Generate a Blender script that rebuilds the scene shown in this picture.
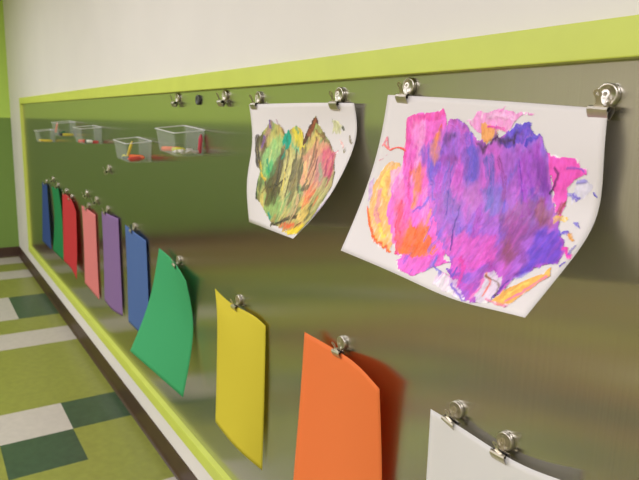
import bpy, bmesh, math, random
import numpy as np
from mathutils import Vector, Matrix

for o in list(bpy.data.objects):
    bpy.data.objects.remove(o)
SC = bpy.context.scene
COL = SC.collection

# ------------------------------------------------------------------ camera
cam_d = bpy.data.cameras.new('camera')
cam_d.sensor_fit = 'HORIZONTAL'
cam_d.sensor_width = 36.0
cam_d.lens = 34.2057
cam_d.clip_start = 0.02
cam = bpy.data.objects.new('camera', cam_d)
COL.objects.link(cam)
YAW, PITCH, ROLL = 0.58153, 0.19033, 0.0278
fwd = Vector((-math.cos(YAW) * math.cos(PITCH), math.sin(YAW) * math.cos(PITCH), -math.sin(PITCH)))
rgt = fwd.cross(Vector((0, 0, 1))).normalized()
upv = rgt.cross(fwd)
r2 = rgt * math.cos(ROLL) + upv * math.sin(ROLL)
u2 = -rgt * math.sin(ROLL) + upv * math.cos(ROLL)
rot = Matrix((r2, u2, -fwd)).transposed()
cam.matrix_world = Matrix.Translation((0.0, -0.7764, 1.4307)) @ rot.to_4x4()
SC.camera = cam
cam_d.dof.use_dof = True
cam_d.dof.focus_distance = 1.05
cam_d.dof.aperture_fstop = 9.0

# ------------------------------------------------------------------ world, light, exposure
SC.view_settings.view_transform = 'Standard'
SC.view_settings.look = 'None'
SC.view_settings.exposure = 0.0
SC.view_settings.gamma = 1.0
SC.view_settings.use_curve_mapping = False
w = bpy.data.worlds.new('room_world')
SC.world = w
w.use_nodes = True
w.node_tree.nodes['Background'].inputs[0].default_value = (1.0, 0.95, 0.85, 1)
w.node_tree.nodes['Background'].inputs[1].default_value = 0.05

ROOM_L, ROOM_R, ROOM_F, ROOM_H = -6.798, 3.0, -5.6, 2.75

def area(name, loc, sx, sy, watts, col=(1.0, 0.985, 1.17)):
    l = bpy.data.lights.new(name, 'AREA')
    l.shape = 'RECTANGLE'
    l.size, l.size_y, l.energy, l.color = sx, sy, watts, col
    o = bpy.data.objects.new(name, l)
    COL.objects.link(o)
    o.location = loc
    return o
for lx in (-4.9, -2.3, 0.3):
    for ly in (-2.1, -4.3):
        area('ceiling_lamp_light', (lx, ly, 2.70), 1.2, 1.2, 53.0 if ly > -3 else 41.0)

# ------------------------------------------------------------------ helpers
def lin(c):
    return tuple(((x / 255) / 12.92 if x / 255 <= 0.04045 else ((x / 255 + 0.055) / 1.055) ** 2.4) for x in c)

def link(name, me, mat=None, parent=None):
    o = bpy.data.objects.new(name, me)
    COL.objects.link(o)
    if mat is not None:
        for m in (mat if isinstance(mat, (list, tuple)) else [mat]):
            me.materials.append(m)
    if parent is not None:
        o.parent = parent
    return o

def obj(name, bm, mat=None, parent=None, smooth=False):
    me = bpy.data.meshes.new(name)
    bmesh.ops.recalc_face_normals(bm, faces=bm.faces)
    bm.to_mesh(me)
    bm.free()
    if smooth:
        for p in me.polygons:
            p.use_smooth = True
    return link(name, me, mat, parent)

def thing(name, label, cat, loc=(0, 0, 0), group=None):
    o = bpy.data.objects.new(name, None)
    COL.objects.link(o)
    o.location = loc
    o.empty_display_size = 0.02
    return tag(o, label, cat, group)

def tag(o, label, cat, group=None):
    o['label'] = label
    o['category'] = cat
    if group:
        o['group'] = group
    return o

def copy_tree(o, parent=None):
    c = o.copy()
    COL.objects.link(c)
    c.parent = parent
    for ch in list(o.children):
        copy_tree(ch, c)
    return c

def box(bm, a, b):
    x0, y0, z0 = a
    x1, y1, z1 = b
    v = [bm.verts.new(p) for p in ((x0, y0, z0), (x1, y0, z0), (x1, y1, z0), (x0, y1, z0), (x0, y0, z1), (x1, y0, z1), (x1, y1, z1), (x0, y1, z1))]
    for f in ((0, 3, 2, 1), (4, 5, 6, 7), (0, 1, 5, 4), (1, 2, 6, 5), (2, 3, 7, 6), (3, 0, 4, 7)):
        bm.faces.new([v[i] for i in f])
    return bm

def bev_box(a, b, r, seg=2):
    bm = box(bmesh.new(), a, b)
    bmesh.ops.bevel(bm, geom=bm.edges[:], offset=r, segments=seg, affect='EDGES', profile=0.5)
    return bm

def lathe(bm, prof, axis='y', n=32, org=(0, 0, 0)):
    """prof: list of (radius, along); along runs toward -y (out of the wall) for axis 'y', +z for 'z', +x for 'x'."""
    rings = []
    for r, h in prof:
        ring = []
        for i in range(n):
            a = 2 * math.pi * i / n
            c, s = r * math.cos(a), r * math.sin(a)
            p = (c, -h, s) if axis == 'y' else (c, s, h) if axis == 'z' else (h, c, s)
            ring.append(bm.verts.new((p[0] + org[0], p[1] + org[1], p[2] + org[2])))
        rings.append(ring)
    for a, b in zip(rings, rings[1:]):
        for i in range(n):
            j = (i + 1) % n
            bm.faces.new((a[i], a[j], b[j], b[i]))
    bm.faces.new(rings[0][::-1])
    bm.faces.new(rings[-1])
    return bm

def ribbon(bm, prof, x0, x1, t, nx=1):
    """A sheet-metal strip: profile of (out, z) swept along x, with thickness t."""
    P = [Vector((-o, z)) for o, z in prof]
    N = []
    for i in range(len(P)):
        d = (P[min(i + 1, len(P) - 1)] - P[max(i - 1, 0)]).normalized()
        N.append(Vector((-d.y, d.x)))
    L = [p + n * t / 2 for p, n in zip(P, N)] + [p - n * t / 2 for p, n in zip(P[::-1], N[::-1])]
    A = [bm.verts.new((x0, q.x, q.y)) for q in L]
    B = [bm.verts.new((x1, q.x, q.y)) for q in L]
    k = len(P)
    for i in range(2 * k):
        j = (i + 1) % (2 * k)
        bm.faces.new((A[i], A[j], B[j], B[i]))
    for i in range(k - 1):
        for V in (A, B):
            bm.faces.new((V[i], V[i + 1], V[2 * k - 2 - i], V[2 * k - 1 - i]))
    return bm

# ------------------------------------------------------------------ materials
def base_mat(name):
    m = bpy.data.materials.new(name)
    m.use_nodes = True
    return m, m.node_tree.nodes, m.node_tree.links, m.node_tree.nodes['Principled BSDF']

def mat(name, rgb, rough=0.5, metal=0.0, spec=0.5, var=0.0, scale=40.0, bump=0.0, bscale=200.0, stretch=(1, 1, 1)):
    m, N, L, b = base_mat(name)
    c = lin(rgb)
    b.inputs['Base Color'].default_value = (*c, 1)
    b.inputs['Roughness'].default_value = rough
    b.inputs['Metallic'].default_value = metal
    b.inputs['Specular IOR Level'].default_value = spec
    if var or bump:
        tc = N.new('ShaderNodeTexCoord')
        mp = N.new('ShaderNodeMapping')
        mp.inputs['Scale'].default_value = stretch
        L.new(tc.outputs['Object'], mp.inputs['Vector'])
    if var:
        nz = N.new('ShaderNodeTexNoise')
        nz.inputs['Scale'].default_value = scale
        nz.inputs['Detail'].default_value = 5
        L.new(mp.outputs['Vector'], nz.inputs['Vector'])
        rp = N.new('ShaderNodeValToRGB')
        rp.color_ramp.elements[0].position = 0.3
        rp.color_ramp.elements[1].position = 0.7
        rp.color_ramp.elements[0].color = (*[x * (1 - var) for x in c], 1)
        rp.color_ramp.elements[1].color = (*[min(1, x * (1 + var)) for x in c], 1)
        L.new(nz.outputs['Fac'], rp.inputs['Fac'])
        L.new(rp.outputs['Color'], b.inputs['Base Color'])
    if bump:
        n2 = N.new('ShaderNodeTexNoise')
        n2.inputs['Scale'].default_value = bscale
        n2.inputs['Detail'].default_value = 3
        L.new(mp.outputs['Vector'], n2.inputs['Vector'])
        bp = N.new('ShaderNodeBump')
        bp.inputs['Strength'].default_value = bump
        bp.inputs['Distance'].default_value = 0.002
        L.new(n2.outputs['Fac'], bp.inputs['Height'])
        L.new(bp.outputs['Normal'], b.inputs['Normal'])
    return m

def paper_mat(name, rgb, trans=0.28):
    m, N, L, b = base_mat(name)
    c = lin(rgb)
    b.inputs['Base Color'].default_value = (*c, 1)
    b.inputs['Roughness'].default_value = 0.75
    b.inputs['Specular IOR Level'].default_value = 0.25
    tc = N.new('ShaderNodeTexCoord')
    nz = N.new('ShaderNodeTexNoise')
    nz.inputs['Scale'].default_value = 900
    nz.inputs['Detail'].default_value = 2
    L.new(tc.outputs['Object'], nz.inputs['Vector'])
    bp = N.new('ShaderNodeBump')
    bp.inputs['Strength'].default_value = 0.08
    bp.inputs['Distance'].default_value = 0.0005
    L.new(nz.outputs['Fac'], bp.inputs['Height'])
    L.new(bp.outputs['Normal'], b.inputs['Normal'])
    t = N.new('ShaderNodeBsdfTranslucent')
    t.inputs['Color'].default_value = (*c, 1)
    mx = N.new('ShaderNodeMixShader')
    mx.inputs[0].default_value = trans
    L.new(b.outputs[0], mx.inputs[1])
    L.new(t.outputs[0], mx.inputs[2])
    L.new(mx.outputs[0], N['Material Output'].inputs['Surface'])
    return m

def steel_mat():
    """Brushed stainless sheet with a vertical grain: the gloss spreads sideways."""
    m, N, L, b = base_mat('brushed_stainless')
    b.inputs['Metallic'].default_value = 1.0
    b.inputs['Anisotropic'].default_value = 1.0
    tv = N.new('ShaderNodeCombineXYZ')
    tv.inputs[0].default_value = 1.0
    L.new(tv.outputs[0], b.inputs['Tangent'])
    tc = N.new('ShaderNodeTexCoord')
    mp = N.new('ShaderNodeMapping')
    mp.inputs['Scale'].default_value = (700, 1, 3)
    L.new(tc.outputs['Object'], mp.inputs['Vector'])
    nz = N.new('ShaderNodeTexNoise')
    nz.inputs['Scale'].default_value = 1.0
    nz.inputs['Detail'].default_value = 3
    L.new(mp.outputs['Vector'], nz.inputs['Vector'])
    rp = N.new('ShaderNodeValToRGB')
    rp.color_ramp.elements[0].position = 0.25
    rp.color_ramp.elements[1].position = 0.75
    rp.color_ramp.elements[0].color = (0.50, 0.49, 0.45, 1)
    rp.color_ramp.elements[1].color = (0.57, 0.56, 0.515, 1)
    L.new(nz.outputs['Fac'], rp.inputs['Fac'])
    L.new(rp.outputs['Color'], b.inputs['Base Color'])
    mr = N.new('ShaderNodeMapRange')
    mr.inputs['To Min'].default_value = 0.17
    mr.inputs['To Max'].default_value = 0.21
    L.new(nz.outputs['Fac'], mr.inputs['Value'])
    L.new(mr.outputs[0], b.inputs['Roughness'])
    return m

def plastic_mat():
    """Clear thin plastic: mostly see-through, glossy, a little milky."""
    m, N, L, b = base_mat('clear_plastic')
    b.inputs['Base Color'].default_value = (0.80, 0.80, 0.74, 1)
    b.inputs['Roughness'].default_value = 0.12
    b.inputs['Specular IOR Level'].default_value = 0.6
    tr = N.new('ShaderNodeBsdfTransparent')
    tr.inputs['Color'].default_value = (0.95, 0.96, 0.94, 1)
    lw = N.new('ShaderNodeLayerWeight')
    lw.inputs['Blend'].default_value = 0.35
    mr = N.new('ShaderNodeMapRange')
    mr.inputs['To Min'].default_value = 0.022
    mr.inputs['To Max'].default_value = 0.22
    L.new(lw.outputs['Facing'], mr.inputs['Value'])
    mx = N.new('ShaderNodeMixShader')
    L.new(mr.outputs[0], mx.inputs[0])
    L.new(tr.outputs[0], mx.inputs[1])
    L.new(b.outputs[0], mx.inputs[2])
    L.new(mx.outputs[0], N['Material Output'].inputs['Surface'])
    return m

M_WALL = mat('cream_wall_paint', (226, 220, 207), 0.6, var=0.02, scale=3, bump=0.05, bscale=300)
M_BEIGE = mat('beige_wall_paint', (204, 194, 164), 0.6, var=0.02, scale=3, bump=0.05, bscale=300)
M_LIME = mat('lime_wall_paint', (182, 214, 88), 0.55, bump=0.05, bscale=300)
M_OLIVE = mat('olive_wall_paint', (112, 142, 58), 0.55, bump=0.05, bscale=300)
M_CEIL = mat('white_ceiling_tile', (226, 222, 212), 0.9, var=0.04, scale=60)
M_TRIM = mat('lime_trim_paint', (200, 210, 86), 0.42, var=0.03, scale=12, bump=0.05, bscale=120)
M_COVE = mat('brown_rubber_cove', (68, 46, 30), 0.42, var=0.12, scale=8)
M_T_GREEN = mat('olive_vinyl_tile', (134, 138, 58), 0.32, var=0.09, scale=26)
M_T_WHITE = mat('cream_vinyl_tile', (186, 178, 160), 0.32, var=0.05, scale=26)
M_T_DARK = mat('dark_green_vinyl_tile', (58, 80, 54), 0.32, var=0.16, scale=26)
M_T_BROWN = mat('brown_vinyl_tile', (124, 92, 58), 0.34, var=0.12, scale=26)
M_STEEL = steel_mat()
M_NICKEL = mat('nickel_plated_steel', (206, 198, 180), 0.34, metal=1.0, var=0.05, scale=90)
M_SPRING = mat('dark_spring_steel', (58, 54, 50), 0.4, metal=0.9, var=0.1, scale=90)
M_DISC = mat('dark_magnet_ferrite', (66, 66, 58), 0.5, var=0.1, scale=80)
M_PLASTIC = plastic_mat()
M_WHITE_PAPER = paper_mat('white_painting_paper', (238, 231, 222), 0.12)

# ------------------------------------------------------------------ room shell
def struct(name, bm, m, parent=None):
    o = obj(name, bm, m, parent)
    o['kind'] = 'structure'
    return o

TILE, X0, Y0 = 0.3048, -2.4914, 0.0223
def build_floor():
    bm = bmesh.new()
    rnd = random.Random(5)
    rmin, rmax = -18, 15
    cmin = -19
    vs = {}
    def V(x, y):
        k = (round(x, 4), round(y, 4))
        if k not in vs:
            vs[k] = bm.verts.new((x, y, 0))
        return vs[k]
    fixed = {(1, 0): 2, (1, -1): 1, (0, -1): 2, (-2, 0): 1, (7, 0): 2, (8, 0): 2, (7, -1): 1, (8, -1): 1}
    for r in range(rmin, rmax):
        for c in range(cmin, 1):
            xa, xb = X0 - (r + 1) * TILE, X0 - r * TILE
            ya, yb = Y0 + (c - 1) * TILE, Y0 + c * TILE
            xa, xb = max(xa, ROOM_L), min(xb, ROOM_R)
            ya, yb = max(ya, ROOM_F), min(yb, 0.0)
            if xb - xa < 1e-4 or yb - ya < 1e-4:
                continue
            k = fixed.get((r, c))
            if k is None:
                k = 0
                if r in (5, 11, 13) and c > -4:
                    k = 1
                elif r >= 9 and -16 < c < -3:
                    k = 3
                elif r in (1, 2, -2, -5) and c < -3:
                    k = 3
                elif c < -2:
                    q = rnd.random()
                    k = 1 if q < 0.04 else 2 if q < 0.36 else 3 if q < 0.44 else 0
            f = bm.faces.new((V(xa, ya), V(xb, ya), V(xb, yb), V(xa, yb)))
            f.material_index = k
    ext = bmesh.ops.extrude_face_region(bm, geom=bm.faces[:])
    for v in [g for g in ext['geom'] if isinstance(g, bmesh.types.BMVert)]:
        v.co.z -= 0.05
    return struct('floor', bm, [M_T_GREEN, M_T_WHITE, M_T_DARK, M_T_BROWN])
build_floor()
struct('wall_back', box(bmesh.new(), (ROOM_L, 0.0, 0), (ROOM_R, 0.12, ROOM_H)), M_WALL)
BAND = 1.397
bm = box(bmesh.new(), (ROOM_L - 0.12, ROOM_F, 0), (ROOM_L, 0.12, BAND))
box(bm, (ROOM_L - 0.12, ROOM_F, BAND), (ROOM_L, 0.12, ROOM_H))
for i, f in enumerate(bm.faces):
    f.material_index = 0 if i < 6 else 1
struct('wall_left', bm, [M_OLIVE, M_LIME])
struct('wall_front', box(bmesh.new(), (ROOM_L - 0.12, ROOM_F - 0.12, 0), (ROOM_R + 0.12, ROOM_F, ROOM_H)), M_BEIGE)
struct('wall_right', box(bmesh.new(), (ROOM_R, ROOM_F, 0), (ROOM_R + 0.12, 0.12, ROOM_H)), M_WALL)
struct('ceiling', box(bmesh.new(), (ROOM_L - 0.12, ROOM_F - 0.12, ROOM_H), (ROOM_R + 0.12, 0.12, ROOM_H + 0.1)), M_CEIL)
def cove(name, along, a, b, const):
    """4 inch rubber cove base: upright face with a curved toe."""
    prof = [(0.0, 0.1016), (0.0025, 0.1012), (0.0034, 0.099), (0.0034, 0.020), (0.0045, 0.012), (0.008, 0.005), (0.014, 0.0012), (0.014, 0.0), (0.0, 0.0)]
    bm = bmesh.new()
    rings = []
    for t in (a, b):
        rings.append([bm.verts.new((t, const - o, z) if along == 'x' else (const + o, t, z)) for o, z in prof])
    n = len(prof)
    for i in range(n):
        j = (i + 1) % n
        bm.faces.new((rings[0][i], rings[0][j], rings[1][j], rings[1][i]))
    bm.faces.new(rings[0]); bm.faces.new(rings[1][::-1])
    return struct(name, bm, M_COVE)
cove('baseboard_back', 'x', ROOM_L, ROOM_R, 0.0)
cove('baseboard_left', 'y', ROOM_F, 0.0, ROOM_L)

# ------------------------------------------------------------------ magnetic board
BX0, BX1, BZ0, BZ1 = -5.950, 1.5, 0.2166, 1.5725
RW, RT = 0.0505, 0.0236
board = thing('magnetic_board', 'long brushed steel magnetic board framed in lime green wood on the cream wall', 'board', (BX0, 0, BZ0))
def in_board(name, bm, m):
    bmesh.ops.translate(bm, verts=bm.verts[:], vec=(-BX0, 0, -BZ0))
    return obj(name, bm, m, board)
in_board('steel_sheet', box(bmesh.new(), (BX0 + 0.02, -0.0015, BZ0 + 0.02), (BX1 - 0.02, 0.0, BZ1 - 0.02)), M_STEEL)
R0 = 0.0022
in_board('frame_rail', bev_box((BX0, -RT, BZ1 - RW), (BX1, 0, BZ1), R0), M_TRIM)
in_board('frame_rail', bev_box((BX0, -RT, BZ0), (BX1, 0, BZ0 + RW), R0), M_TRIM)
in_board('frame_rail', bev_box((BX0, -RT, BZ0 + RW), (BX0 + RW, 0, BZ1 - RW), R0), M_TRIM)
in_board('frame_rail', bev_box((BX1 - RW, -RT, BZ0 + RW), (BX1, 0, BZ1 - RW), R0), M_TRIM)
SURF = -0.0015      # face of the steel sheet

# edge curves of every sheet, in metres: (parameter, (x, y, z))
SHEETS = {
 'darkblue': {
  'top': [(0.00, (-5.0208, -0.0170, 0.9304)), (1.00, (-4.8182, -0.0170, 0.9292))],
  'bottom': [(0.00, (-5.0883, -0.0290, 0.4630)), (1.00, (-4.7129, -0.0290, 0.4663))],
  'left': [(0.00, (-5.0208, -0.0170, 0.9304)), (1.00, (-5.0883, -0.0290, 0.4630))],
  'right': [(0.00, (-4.8182, -0.0170, 0.9292)), (1.00, (-4.7129, -0.0290, 0.4663))],
 },
 'green_s': {
  'top': [(0.00, (-4.6266, -0.0170, 0.9375)), (1.00, (-4.3794, -0.0170, 0.9490))],
  'bottom': [(0.00, (-4.6424, -0.0290, 0.4760)), (1.00, (-4.2536, -0.0290, 0.4748))],
  'left': [(0.00, (-4.6266, -0.0170, 0.9375)), (0.50, (-4.5470, -0.0230, 0.7309)), (1.00, (-4.6424, -0.0290, 0.4760))],
  'right': [(0.00, (-4.3794, -0.0170, 0.9490)), (0.50, (-4.2643, -0.0230, 0.7715)), (1.00, (-4.2536, -0.0290, 0.4748))],
 },
 'red': {
  'top': [(0.00, (-4.2312, -0.0190, 0.9382)), (0.55, (-3.9619, -0.0190, 0.9243)), (1.00, (-3.8321, -0.0190, 0.8640))],
  'bottom': [(0.00, (-4.2387, -0.0310, 0.4781)), (0.50, (-4.0077, -0.0310, 0.4801)), (1.00, (-3.8485, -0.0310, 0.4417))],
  'left': [(0.00, (-4.2312, -0.0190, 0.9382)), (0.50, (-4.2349, -0.0250, 0.7157)), (1.00, (-4.2387, -0.0310, 0.4781))],
  'right': [(0.00, (-3.8321, -0.0190, 0.8640)), (0.50, (-3.8254, -0.0250, 0.6379)), (1.00, (-3.8485, -0.0310, 0.4417))],
 },
 'pink': {
  'top': [(0.00, (-3.6776, -0.0170, 0.9242)), (0.50, (-3.5109, -0.0170, 0.9202)), (1.00, (-3.3832, -0.0090, 0.9100))],
  'bottom': [(0.00, (-3.6266, -0.0290, 0.4722)), (1.00, (-3.3756, -0.0090, 0.4311))],
  'left': [(0.00, (-3.6776, -0.0170, 0.9242)), (0.50, (-3.6372, -0.0230, 0.7090)), (1.00, (-3.6266, -0.0290, 0.4722))],
  'right': [(0.00, (-3.3832, -0.0090, 0.9100)), (0.50, (-3.3837, -0.0090, 0.6752)), (1.00, (-3.3756, -0.0090, 0.4311))],
 },
 'purple': {
  'top': [(0.00, (-3.2070, -0.0170, 0.9530)), (0.40, (-3.0849, -0.0170, 0.9560)), (1.00, (-2.9225, -0.0090, 0.9564))],
  'bottom': [(0.00, (-3.1720, -0.0290, 0.4888)), (0.50, (-3.0173, -0.0290, 0.4773)), (1.00, (-2.9024, -0.0090, 0.4742))],
  'left': [(0.00, (-3.2070, -0.0170, 0.9530)), (0.50, (-3.1802, -0.0230, 0.7228)), (1.00, (-3.1720, -0.0290, 0.4888))],
  'right': [(0.00, (-2.9225, -0.0090, 0.9564)), (0.50, (-2.9152, -0.0090, 0.7397)), (1.00, (-2.9024, -0.0090, 0.4742))],
 },
 'blue': {
  'top': [(0.00, (-2.7810, -0.0170, 0.9493)), (0.50, (-2.6271, -0.0170, 0.9376)), (1.00, (-2.4985, -0.0090, 0.9244))],
  'bottom': [(0.00, (-2.7333, -0.0290, 0.5009)), (1.00, (-2.4885, -0.0090, 0.4726))],
  'left': [(0.00, (-2.7810, -0.0170, 0.9493)), (0.50, (-2.7508, -0.0230, 0.7189)), (1.00, (-2.7333, -0.0290, 0.5009))],
  'right': [(0.00, (-2.4985, -0.0090, 0.9244)), (0.50, (-2.4866, -0.0090, 0.7114)), (1.00, (-2.4885, -0.0090, 0.4726))],
 },
 'green': {
  'top': [(0.00, (-2.2797, -0.0260, 0.9348)), (0.50, (-2.1485, -0.0170, 0.9109)), (1.00, (-1.9745, -0.0330, 0.8748))],
  'bottom': [(0.00, (-2.2800, -0.1510, 0.5340)), (1.00, (-1.9750, -0.0506, 0.4412))],
  'left': [(0.00, (-2.2797, -0.0260, 0.9348)), (0.50, (-2.2800, -0.0708, 0.7262)), (1.00, (-2.2800, -0.1510, 0.5340))],
  'right': [(0.00, (-1.9745, -0.0330, 0.8748)), (0.33, (-1.9750, -0.0105, 0.7469)), (0.66, (-1.9750, -0.0160, 0.6163)), (1.00, (-1.9750, -0.0506, 0.4412))],
 },
 'yellow': {
  'top': [(0.00, (-1.7153, -0.0360, 0.9124)), (0.40, (-1.6200, -0.0165, 0.8813)), (0.80, (-1.4857, -0.0110, 0.8813)), (1.00, (-1.4299, -0.0080, 0.8708))],
  'bottom': [(0.00, (-1.6800, -0.0524, 0.4802)), (0.45, (-1.5427, -0.0525, 0.4664)), (1.00, (-1.4380, -0.0100, 0.4243))],
  'left': [(0.00, (-1.7153, -0.0360, 0.9124)), (0.25, (-1.6800, -0.0450, 0.8400)), (0.55, (-1.6800, -0.0458, 0.6989)), (1.00, (-1.6800, -0.0524, 0.4802))],
  'right': [(0.00, (-1.4299, -0.0080, 0.8708)), (0.50, (-1.4292, -0.0100, 0.6805)), (1.00, (-1.4380, -0.0100, 0.4243))],
 },
 'orange': {
  'top': [(0.00, (-1.1900, -0.0300, 0.9319)), (0.50, (-1.0547, -0.0165, 0.9220)), (0.80, (-0.9528, -0.0340, 0.9238)), (1.00, (-0.8877, -0.0380, 0.9069))],
  'bottom': [(0.00, (-1.1900, -0.0564, 0.4883)), (1.00, (-0.8850, -0.0188, 0.5191))],
  'left': [(0.00, (-1.1900, -0.0300, 0.9319)), (0.25, (-1.1900, -0.0357, 0.8105)), (0.60, (-1.1900, -0.0451, 0.6619)), (1.00, (-1.1900, -0.0564, 0.4883))],
  'right': [(0.00, (-0.8877, -0.0380, 0.9069)), (0.50, (-0.8850, -0.0199, 0.6767)), (1.00, (-0.8850, -0.0188, 0.5191))],
 },
 'white': {
  'top': [(0.00, (-0.7487, -0.0300, 0.9215)), (0.33, (-0.6686, -0.0165, 0.9097)), (0.60, (-0.5839, -0.0165, 0.9059)), (1.00, (-0.4765, -0.0280, 0.9267))],
  'bottom': [(0.00, (-0.7507, -0.0250, 0.4665)), (1.00, (-0.4765, -0.0080, 0.4767))],
  'left': [(0.00, (-0.7487, -0.0300, 0.9215)), (1.00, (-0.7507, -0.0250, 0.4665))],
  'right': [(0.00, (-0.4765, -0.0280, 0.9267)), (1.00, (-0.4765, -0.0080, 0.4767))],
 },
 'psmall': {
  'top': [(0.00, (-1.5195, -0.0180, 1.4748)), (0.50, (-1.2577, -0.0155, 1.4758)), (1.00, (-1.0409, -0.0165, 1.4733))],
  'bottom': [(0.00, (-1.4900, -0.0308, 1.1571)), (0.50, (-1.2615, -0.0788, 1.1715)), (1.00, (-1.0330, -0.1613, 1.2005))],
  'left': [(0.00, (-1.5195, -0.0180, 1.4748)), (0.35, (-1.4900, -0.0237, 1.3674)), (0.66, (-1.4900, -0.0376, 1.2732)), (1.00, (-1.4900, -0.0308, 1.1571))],
  'right': [(0.00, (-1.0409, -0.0165, 1.4733)), (0.27, (-1.0330, -0.0135, 1.4031)), (0.50, (-1.0330, -0.0420, 1.3341)), (0.80, (-1.0330, -0.1041, 1.2506)), (1.00, (-1.0330, -0.1613, 1.2005))],
 },
 'plarge': {
  'top': [(0.00, (-0.9294, -0.0180, 1.4872)), (0.50, (-0.6912, -0.0130, 1.4740)), (1.00, (-0.4757, -0.0180, 1.4590))],
  'bottom': [(0.00, (-0.9250, -0.1191, 1.1930)), (0.36, (-0.7605, -0.1099, 1.1794)), (0.75, (-0.5823, -0.1413, 1.1841)), (0.90, (-0.5137, -0.1534, 1.1933)), (1.00, (-0.4680, -0.1569, 1.1978))],
  'left': [(0.00, (-0.9294, -0.0180, 1.4872)), (0.33, (-0.9250, -0.0383, 1.3905)), (0.70, (-0.9250, -0.0781, 1.2775)), (1.00, (-0.9250, -0.1191, 1.1930))],
  'right': [(0.00, (-0.4757, -0.0180, 1.4590)), (0.25, (-0.4680, -0.0264, 1.3907)), (0.45, (-0.4680, -0.0258, 1.3258)), (0.75, (-0.4680, -0.0890, 1.2511)), (1.00, (-0.4680, -0.1569, 1.1978))],
 },
}
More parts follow.
